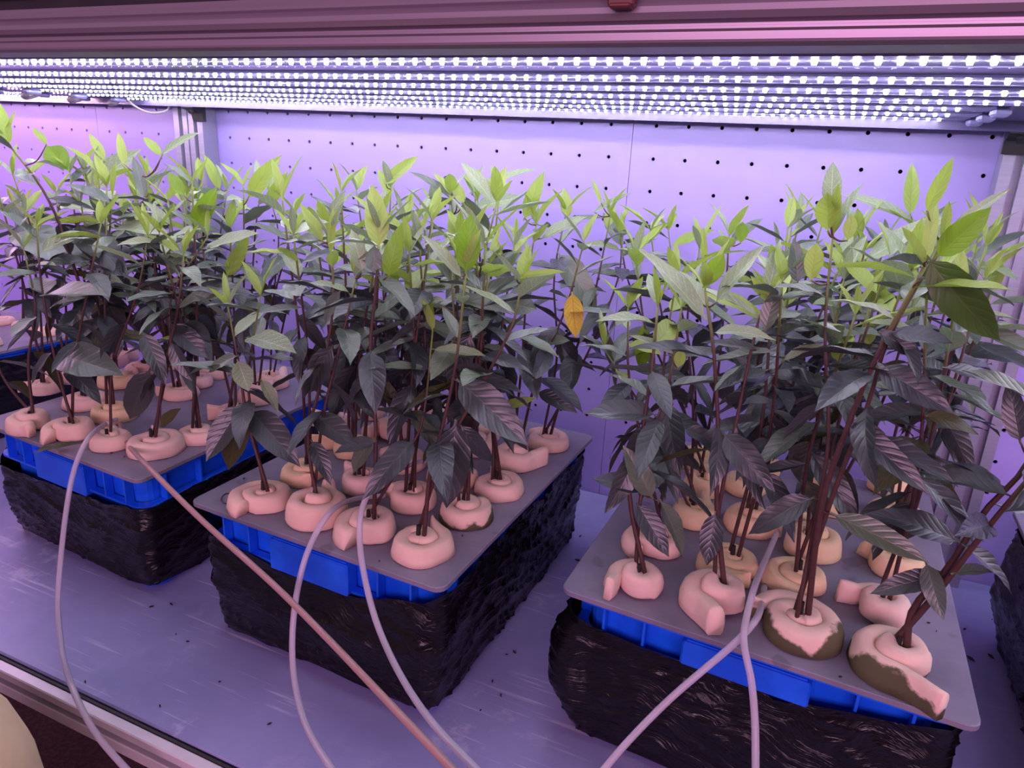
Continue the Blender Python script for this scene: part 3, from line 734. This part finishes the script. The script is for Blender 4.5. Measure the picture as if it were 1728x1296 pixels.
# ------------------------------------------------------------------ individually observed leaves: base pixel, tip pixel, shape, age, facing (0 up .. 1 viewer), depth change, bin
HL = [
 # right bin
 ((1562, 432), (1690, 592), 'broad', 'deep_leaf', .95, -.005, 'R', 3), ((1455, 442), (1600, 356), 'lance', 'pale_leaf', .55, -.03, 'R', 0), ((1578, 436), (1672, 350), 'broad', 'bright_leaf', .9, -.01, 'R', 2),
 ((1600, 392), (1703, 310), 'thin', 'pale_leaf', .6, .0, 'R', 0), ((1536, 365), (1540, 274), 'lance', 'young_leaf', 1, 0, 'R', 0), ((1562, 360), (1609, 264), 'lance', 'young_leaf', .9, 0, 'R', 2),
 ((1545, 375), (1428, 316), 'thin', 'pale_leaf', .6, 0, 'R', 0), ((1402, 352), (1406, 272), 'broad', 'pale_leaf', 1, 0, 'R', 2), ((1397, 392), (1396, 326), 'round', 'young_leaf', 1, -.01, 'R', 0),
 ((1430, 408), (1438, 362), 'round', 'young_leaf', 1, 0, 'R', 1), ((1640, 440), (1730, 378), 'lance', 'mid_leaf', .5, 0, 'R', 1), ((1498, 512), (1388, 528), 'broad', 'dark_leaf', .5, -.01, 'R', 0),
 ((1500, 562), (1606, 572), 'broad', 'dark_leaf', .5, -.02, 'R', 2), ((1478, 618), (1607, 688), 'broad', 'dark_leaf', .8, -.03, 'R', 0), ((1450, 738), (1625, 795), 'lance', 'dark_leaf', .5, -.02, 'R', 1),
 ((1186, 486), (1222, 428), 'round', 'bright_leaf', 1, 0, 'R', 1), ((1192, 540), (1090, 412), 'lance', 'pale_leaf', .45, -.02, 'R', 0), ((1205, 515), (1282, 408), 'lance', 'pale_leaf', .45, -.02, 'R', 0),
 ((1189, 455), (1187, 383), 'thin', 'young_leaf', 1, 0, 'R', 0), ((1250, 412), (1253, 374), 'round', 'bright_leaf', 1, 0, 'R', 0), ((1308, 512), (1268, 464), 'lance', 'young_leaf', .8, 0, 'R', 1),
 ((1292, 545), (1188, 474), 'lance', 'young_leaf', .3, 0, 'R', 1), ((1085, 548), (1085, 632), 'broad', 'bright_leaf', 1, -.005, 'R', 1), ((1368, 476), (1378, 410), 'round', 'young_leaf', 1, 0, 'R', 1),
 ((1346, 480), (1343, 402), 'broad', 'mid_leaf', .6, 0, 'R', 0), ((1144, 622), (1150, 590), 'round', 'young_leaf', .7, 0, 'R', 0), ((1466, 585), (1464, 538), 'round', 'young_leaf', 1, -.01, 'R', 1),
 ((1102, 842), (1057, 756), 'broad', 'mid_leaf', .9, -.01, 'R', 0), ((1096, 826), (1000, 803), 'broad', 'dark_leaf', .6, -.01, 'R', 2), ((1074, 848), (1130, 938), 'broad', 'dark_leaf', .8, -.02, 'R', 0),
 ((1112, 842), (1168, 940), 'lance', 'mid_leaf', .5, 0, 'R', 1), ((1208, 862), (1192, 956), 'broad', 'dark_leaf', .9, -.02, 'R', 2), ((1218, 728), (1304, 826), 'broad', 'dark_leaf', .9, -.03, 'R', 0),
 ((1375, 838), (1256, 892), 'broad', 'dark_leaf', .6, -.02, 'R', 1), ((1400, 866), (1572, 944), 'lance', 'mid_leaf', .6, -.02, 'R', 0), ((1620, 915), (1478, 852), 'broad', 'dark_leaf', .55, -.02, 'R', 0),
 ((1562, 948), (1590, 1044), 'broad', 'mid_leaf', .95, -.03, 'R', 0), ((1590, 972), (1474, 990), 'broad', 'dark_leaf', .6, -.02, 'R', 1), ((1604, 968), (1688, 948), 'broad', 'mid_leaf', .4, .01, 'R', 1),
 ((1622, 918), (1732, 992), 'lance', 'dark_leaf', .5, .01, 'R', 1), ((1722, 748), (1702, 646), 'broad', 'dark_leaf', .9, .0, 'R', 1), ((1690, 822), (1560, 775), 'broad', 'dark_leaf', .5, .02, 'R', 1),
 ((1110, 700), (985, 690), 'broad', 'dark_leaf', .5, -.02, 'R', 2), ((1118, 712), (1040, 800), 'broad', 'dark_leaf', .8, .0, 'R', 0), ((1150, 722), (1232, 748), 'broad', 'dark_leaf', .6, 0, 'R', 3),
 ((1320, 610), (1385, 572), 'lance', 'pale_leaf', .5, -.01, 'R', 1), ((1282, 590), (1185, 570), 'lance', 'dark_leaf', .4, 0, 'R', 0), ((1455, 440), (1410, 510), 'broad', 'dark_leaf', .6, 0, 'R', 1),
 ((1290, 560), (1310, 480), 'broad', 'mid_leaf', .6, 0, 'R', 1), ((1548, 470), (1728, 480), 'lance', 'mid_leaf', .4, .03, 'R', 1), ((1540, 455), (1552, 375), 'lance', 'young_leaf', 1, -.02, 'R', 1),
 ((1590, 620), (1695, 640), 'lance', 'dark_leaf', .5, .02, 'R', 0), ((1560, 700), (1660, 720), 'broad', 'olive_leaf', .7, 0, 'R', 1), ((1480, 560), (1560, 600), 'broad', 'dark_leaf', .7, 0, 'R', 0),
 # middle bin
 ((786, 462), (795, 360), 'broad', 'bright_leaf', 1, 0, 'M', 2), ((666, 478), (669, 422), 'broad', 'bright_leaf', 1, 0, 'M', 2), ((640, 420), (630, 310), 'broad', 'young_leaf', .9, 0, 'M', 0),
 ((648, 312), (702, 262), 'lance', 'young_leaf', .7, 0, 'M', 0), ((655, 470), (672, 380), 'broad', 'bright_leaf', .8, 0, 'M', 1), ((612, 460), (595, 385), 'broad', 'pale_leaf', .8, 0, 'M', 0), ((632, 412), (630, 460), 'round', 'mid_leaf', 1, -.01, 'M', 0),
 ((775, 345), (694, 276), 'thin', 'mid_leaf', .4, 0, 'M', 0), ((792, 328), (897, 270), 'thin', 'pale_leaf', .5, 0, 'M', 0), ((832, 342), (779, 268), 'lance', 'pale_leaf', .6, 0, 'M', 0),
 ((784, 345), (762, 300), 'broad', 'young_leaf', .9, 0, 'M', 0), ((884, 372), (915, 290), 'lance', 'young_leaf', .9, 0, 'M', 1), ((958, 370), (952, 316), 'broad', 'young_leaf', 1, 0, 'M', 0),
 ((910, 405), (986, 360), 'lance', 'pale_leaf', .5, 0, 'M', 0), ((780, 470), (717, 392), 'lance', 'pale_leaf', .45, -.01, 'M', 0), ((965, 492), (972, 572), 'broad', 'yellow_leaf', .9, 0, 'M', 2),
 ((940, 425), (1012, 520), 'broad', 'mid_leaf', .6, -.01, 'M', 0), ((780, 480), (695, 492), 'broad', 'mid_leaf', .4, -.01, 'M', 2), ((800, 500), (892, 462), 'lance', 'mid_leaf', .5, -.01, 'M', 0),
 ((868, 470), (950, 450), 'thin', 'young_leaf', .6, 0, 'M', 0), ((665, 490), (755, 610), 'broad', 'dark_leaf', .8, -.01, 'M', 3), ((795, 560), (755, 662), 'broad', 'dark_leaf', .9, -.02, 'M', 0),
 ((770, 640), (888, 742), 'broad', 'dark_leaf', .8, -.02, 'M', 0), ((770, 708), (752, 862), 'broad', 'dark_leaf', .95, -.02, 'M', 2), ((678, 706), (640, 628), 'lance', 'olive_leaf', .8, -.01, 'M', 0), ((690, 690), (760, 760), 'broad', 'mid_leaf', .4, -.02, 'M', 1),
 ((835, 695), (902, 668), 'lance', 'young_leaf', .5, 0, 'M', 0), ((562, 582), (512, 668), 'broad', 'dark_leaf', .8, -.01, 'M', 0), ((525, 742), (558, 808), 'broad', 'dark_leaf', .9, -.02, 'M', 1),
 ((634, 740), (572, 800), 'broad', 'mid_leaf', .8, -.01, 'M', 3), ((636, 745), (560, 756), 'broad', 'dark_leaf', .6, -.02, 'M', 0), ((420, 690), (500, 776), 'broad', 'dark_leaf', .8, -.02, 'M', 0), ((405, 680), (385, 805), 'broad', 'olive_leaf', .8, -.02, 'M', 1),
 ((400, 606), (420, 660), 'round', 'pale_leaf', .9, -.02, 'M', 1), ((440, 640), (475, 690), 'broad', 'pale_leaf', .5, 0, 'M', 1), ((402, 600), (340, 620), 'broad', 'mid_leaf', .5, -.02, 'M', 1), ((415, 570), (490, 575), 'broad', 'pale_leaf', .4, -.02, 'M', 0),
 ((545, 410), (508, 340), 'lance', 'young_leaf', .5, 0, 'M', 0), ((558, 430), (562, 350), 'thin', 'young_leaf', 1, 0, 'M', 0), ((540, 405), (465, 400), 'broad', 'mid_leaf', .4, 0, 'M', 0), ((575, 490), (540, 545), 'broad', 'mid_leaf', .5, -.01, 'M', 0), ((555, 365), (582, 322), 'lance', 'pale_leaf', .8, 0, 'M', 0),
 ((905, 660), (975, 690), 'broad', 'dark_leaf', .6, 0, 'M', 0), ((890, 580), (960, 570), 'broad', 'mid_leaf', .5, 0, 'M', 2), ((850, 455), (838, 400), 'thin', 'young_leaf', 1, 0, 'M', 0), ((850, 462), (880, 416), 'thin', 'young_leaf', .8, 0, 'M', 0),
 ((845, 510), (905, 520), 'round', 'mid_leaf', .8, 0, 'M', 0), ((1000, 360), (1060, 320), 'thin', 'pale_leaf', .6, 0, 'M', 0), ((1015, 345), (1000, 300), 'thin', 'young_leaf', .7, 0, 'M', 0),
 # left bin
 ((262, 492), (128, 450), 'thin', 'pale_leaf', .5, -.02, 'L', 0), ((265, 482), (378, 458), 'thin', 'pale_leaf', .4, 0, 'L', 0), ((268, 508), (174, 488), 'lance', 'mid_leaf', .4, -.01, 'L', 0), ((298, 522), (380, 474), 'lance', 'mid_leaf', .6, -.01, 'L', 1),
 ((388, 582), (256, 554), 'thin', 'young_leaf', .4, -.02, 'L', 0), ((382, 468), (421, 394), 'lance', 'young_leaf', .9, 0, 'L', 2), ((128, 376), (206, 452), 'broad', 'dark_leaf', .8, -.02, 'L', 0), ((112, 348), (160, 350), 'round', 'pale_leaf', .5, -.02, 'L', 0),
 ((118, 290), (78, 244), 'round', 'bright_leaf', .9, 0, 'L', 0), ((80, 245), (54, 212), 'lance', 'young_leaf', .7, 0, 'L', 0), ((14, 248), (0, 172), 'lance', 'young_leaf', .9, 0, 'L', 0), ((150, 318), (226, 252), 'lance', 'pale_leaf', .8, 0, 'L', 0),
 ((245, 335), (225, 262), 'lance', 'mid_leaf', .9, 0, 'L', 0), ((312, 332), (282, 286), 'broad', 'bright_leaf', 1, 0, 'L', 0), ((372, 322), (345, 258), 'lance', 'young_leaf', .8, 0, 'L', 0), ((418, 335), (466, 266), 'lance', 'young_leaf', .9, 0, 'L', 1), ((448, 350), (484, 292), 'lance', 'young_leaf', .9, 0, 'L', 0),
 ((328, 388), (360, 320), 'broad', 'bright_leaf', .8, 0, 'L', 0), ((275, 264), (240, 228), 'lance', 'young_leaf', .9, 0, 'L', 0), ((272, 262), (326, 218), 'thin', 'pale_leaf', .7, 0, 'L', 0), ((178, 272), (150, 222), 'lance', 'young_leaf', .8, 0, 'L', 0), ((210, 280), (200, 222), 'lance', 'young_leaf', .8, 0, 'L', 0),
 ((20, 392), (136, 425), 'broad', 'mid_leaf', .5, -.01, 'L', 0), ((95, 600), (184, 614), 'broad', 'mid_leaf', .8, -.02, 'L', 0), ((255, 620), (206, 724), 'broad', 'dark_leaf', .8, -.02, 'L', 1), ((170, 595), (130, 530), 'round', 'mid_leaf', .8, -.02, 'L', 0), ((190, 385), (282, 384), 'lance', 'pale_leaf', .4, -.01, 'L', 0),
 ((240, 560), (282, 640), 'broad', 'dark_leaf', .8, -.01, 'L', 1), ((70, 500), (170, 480), 'lance', 'mid_leaf', .4, -.02, 'L', 0), ((350, 420), (430, 385), 'lance', 'pale_leaf', .5, 0, 'L', 0), ((110, 620), (165, 660), 'broad', 'dark_leaf', .7, -.01, 'L', 1), ((270, 720), (298, 690), 'lance', 'olive_leaf', .8, -.01, 'L', 0),
]
def attach(bx, by, bn, L):
    best = None
    for pl in PLANTS:
        if pl['bin'] != bn: continue
        for pts in pl['paths']:
            for i in range(4, len(pts)):
                u, v = pix(pts[i]); dd = math.hypot(u - bx, v - by) + (pts[i].y + .6) * 60
                if best is None or dd < best[0]: best = (dd, pl, pts[i], i)
    return best
for k, (bp, tp, shp, mat, face, dy, bn, sk) in enumerate(HL):
    dd, pl, P, i = attach(bp[0], bp[1], bn, 0)
    A = at(bp[0], bp[1], P.y - .004); B = at(tp[0], tp[1], P.y - .004 + dy)
    d = B - A; L = d.length
    tocam = (CAM - A).normalized(); nrm = Vector((0, 0, 1)) * (1 - face) + tocam * face
    if face < .9: nrm += Vector((0, .0, .15))
    put_leaf(pl, A, d, nrm, L, shp, mat, sk)
    if (A - P).length > .006:
        b = MB(); e0 = pl['e'].location
        b.tube([p - e0 for p in spline([P, P.lerp(A, .5) + Vector((0, 0, -.10 * (A - P).length)), A + d * .05], 6)], [.0011, .0010, .0009, .0009, .0008, .0008, .0008], 5)
        uv = [(min(.9, int(q / 5) / 6), 0) for q in range(len(b.v))]; link('petiole', mesh('petiole', b.v, b.f, True, uv), M['stem'], pl['e'])

# ------------------------------------------------------------------ hoses
def hose(pts, mat, label, r=.0031, n=48):
    P = spline(pts, n); b = MB(); b.tube(P, r, 12)
    tag(b.build('air_hose', M[mat], None, True), label, 'hose', 'thin hoses hanging over the shelf front')
def hp(x, y, Y):
    p = at(x, y, Y)
    if Y > -.80 and p.z < DZ + .006: p = at_z(x, y, DZ + .006)
    return p
hose([at_z(196, 708, BT + .012), at_z(180, 714, BT + .016), hp(150, 738, -.600), hp(126, 790, -.632), hp(112, 860, -.655), hp(101, 960, -.69), hp(98, 1030, -.715), hp(106, 1105, -.745), hp(124, 1165, -.795), hp(160, 1235, -.815), hp(215, 1300, -.82), hp(300, 1390, -.82)], 'hose', 'clear whitish hose hanging over the front of the left bin')
hose([at_z(203, 715, BT + .012), at_z(212, 745, BT + .008), hp(262, 800, -.640), hp(345, 882, -.668), hp(460, 985, -.705), hp(560, 1085, -.735), hp(690, 1222, -.790), hp(762, 1297, -.815), hp(830, 1370, -.84)], 'hose_b', 'brown-pink hose stretched diagonally from the left bin across the middle bin')
hose([at_z(650, 836, BT + .006), at_z(600, 842, BT + .010), hp(560, 862, -.615), hp(526, 915, -.650), hp(505, 980, -.672), hp(494, 1060, -.690), hp(496, 1140, -.715), hp(516, 1222, -.76), hp(560, 1298, -.80), hp(610, 1370, -.82)], 'hose', 'clear hose looping over the handle of the middle bin, left of two')
hose([at_z(735, 772, BT + .035), at_z(690, 785, BT + .045), hp(645, 808, -.575), hp(618, 840, -.606), hp(607, 885, -.628), hp(611, 950, -.652), hp(632, 1040, -.68), hp(668, 1125, -.71), hp(722, 1210, -.755), hp(805, 1300, -.80), hp(880, 1370, -.82)], 'hose', 'clear hose arching over a foam collar down the middle bin, right of two')
hose([at_z(1312, 898, BT + .014), at_z(1298, 930, BT + .012), hp(1275, 985, -.545), hp(1258, 1050, -.598), hp(1256, 1090, -.618), hp(1268, 1150, -.632), hp(1274, 1220, -.65), hp(1275, 1300, -.67), hp(1275, 1400, -.70)], 'hose', 'clear hose dropping straight down the front of the right bin')
hose([at_z(1290, 990, BT + .006), at_z(1287, 1010, BT + .012), hp(1276, 1045, -.585), hp(1240, 1085, -.612), hp(1190, 1128, -.635), hp(1130, 1180, -.655), hp(1070, 1240, -.68), hp(1018, 1300, -.705), hp(950, 1390, -.74)], 'hose', 'clear hose slanting left down the front of the right bin')

# ------------------------------------------------------------------ small things
# fallen leaf on the left board
a = at_z(56, 764, BT + .004); c = at_z(140, 748, BT + .007); d = c - a; L = d.length
fm = leaf_mesh('fallen_leaf', .34, .8, -.02, .35, .05, 33); o = link('fallen_leaf', fm, M['olive_leaf'])
dn = d.normalized(); nn = Vector((0, 0, 1)); nn = (nn - dn * nn.dot(dn)).normalized(); yy = nn.cross(dn)
o.matrix_world = Matrix(((dn.x * L, yy.x * L, nn.x * L, a.x), (dn.y * L, yy.y * L, nn.y * L, a.y), (dn.z * L, yy.z * L, nn.z * L, a.z), (0, 0, 0, 1)))
tag(o, 'withered olive fallen leaf lying near the front edge of the left board', 'leaf')
# bits of dry leaf on the shelf and boards
b = MB()
def bit(x, y, z, s):
    p = at_z(x, y, z); a = R.uniform(0, 3.1); u = Vector((math.cos(a), math.sin(a), 0)) * s * .55; v = Vector((-u.y, u.x, 0)) * .35
    t_ = Vector((0, 0, .0015))
    b.add([p - u, p - v * .8, p + u * .7 + v * .3, p + v, p - u * .9 + t_, p - v + t_ * 1.3, p + u + t_ * .8, p + v * .9 + t_], [(3, 2, 1, 0), (4, 5, 6, 7), (0, 1, 5, 4), (1, 2, 6, 5), (2, 3, 7, 6), (3, 0, 4, 7)])
for x, y, s in ((256, 1024, .006), (289, 1020, .006), (317, 1083, .004), (297, 1071, .003), (144, 1151, .004), (270, 1192, .004), (371, 1151, .003), (455, 1222, .005), (868, 1101, .006), (855, 1105, .004), (831, 1150, .005), (845, 1174, .005), (811, 1199, .003), (979, 905, .006), (1638, 1112, .012), (1672, 1108, .010), (1628, 1062, .006), (1674, 1046, .003), (975, 946, .010), (1725, 1042, .004)):
    bit(x, y, DZ + .0006, s)
for x, y, s in ((188, 765, .003), (210, 771, .003), (455, 865, .004), (412, 808, .003), (600, 880, .003), (826, 792, .003), (902, 755, .002), (1540, 1042, .002), (1567, 1052, .003), (1418, 1143, .003), (1440, 985, .002), (1215, 1022, .003), (310, 742, .006), (1580, 1066, .002), (640, 948, .002), (780, 905, .002)):
    bit(x, y, BT + .0006, s)
tag(b.build('leaf_litter', M['debris']), 'scattered dark crumbs of dry leaf on the shelf and boards', 'debris', kind='stuff')
# beige foam roll standing on the floor at the lower left
cx, cy = .876, -.965; rb = .115; prof = [(.96, 0), (1.0, .02), (1.0, .50), (.985, .76), (.95, .81), (.86, .850), (.70, .875), (.45, .888), (.2, .893), (.02, .894)]
rings = []
for r_, z in prof:
    rings.append([((r_ * rb) * (1 + .03 * noise.noise(Vector((math.cos(q) * 2, math.sin(q) * 2, z * 5)))) * math.cos(q), (r_ * rb) * (1 + .03 * noise.noise(Vector((math.cos(q) * 2, math.sin(q) * 2, z * 5 + 3)))) * math.sin(q), z) for q in [2 * math.pi * k / 32 for k in range(32)]])
SK = empty('foam_roll', (cx, cy, 0)); tag(SK, 'beige rounded foam roll standing below the shelf edge at lower left', 'foam roll')
MB().loft(rings, True, True).build('body', M['sack'], SK, True)
MB().tube([((rb + .001) * math.cos(q), (rb + .001) * math.sin(q), .40) for q in [2 * math.pi * k / 24 for k in range(25)]], .004, 6).build('band', M['cable'], SK, True)
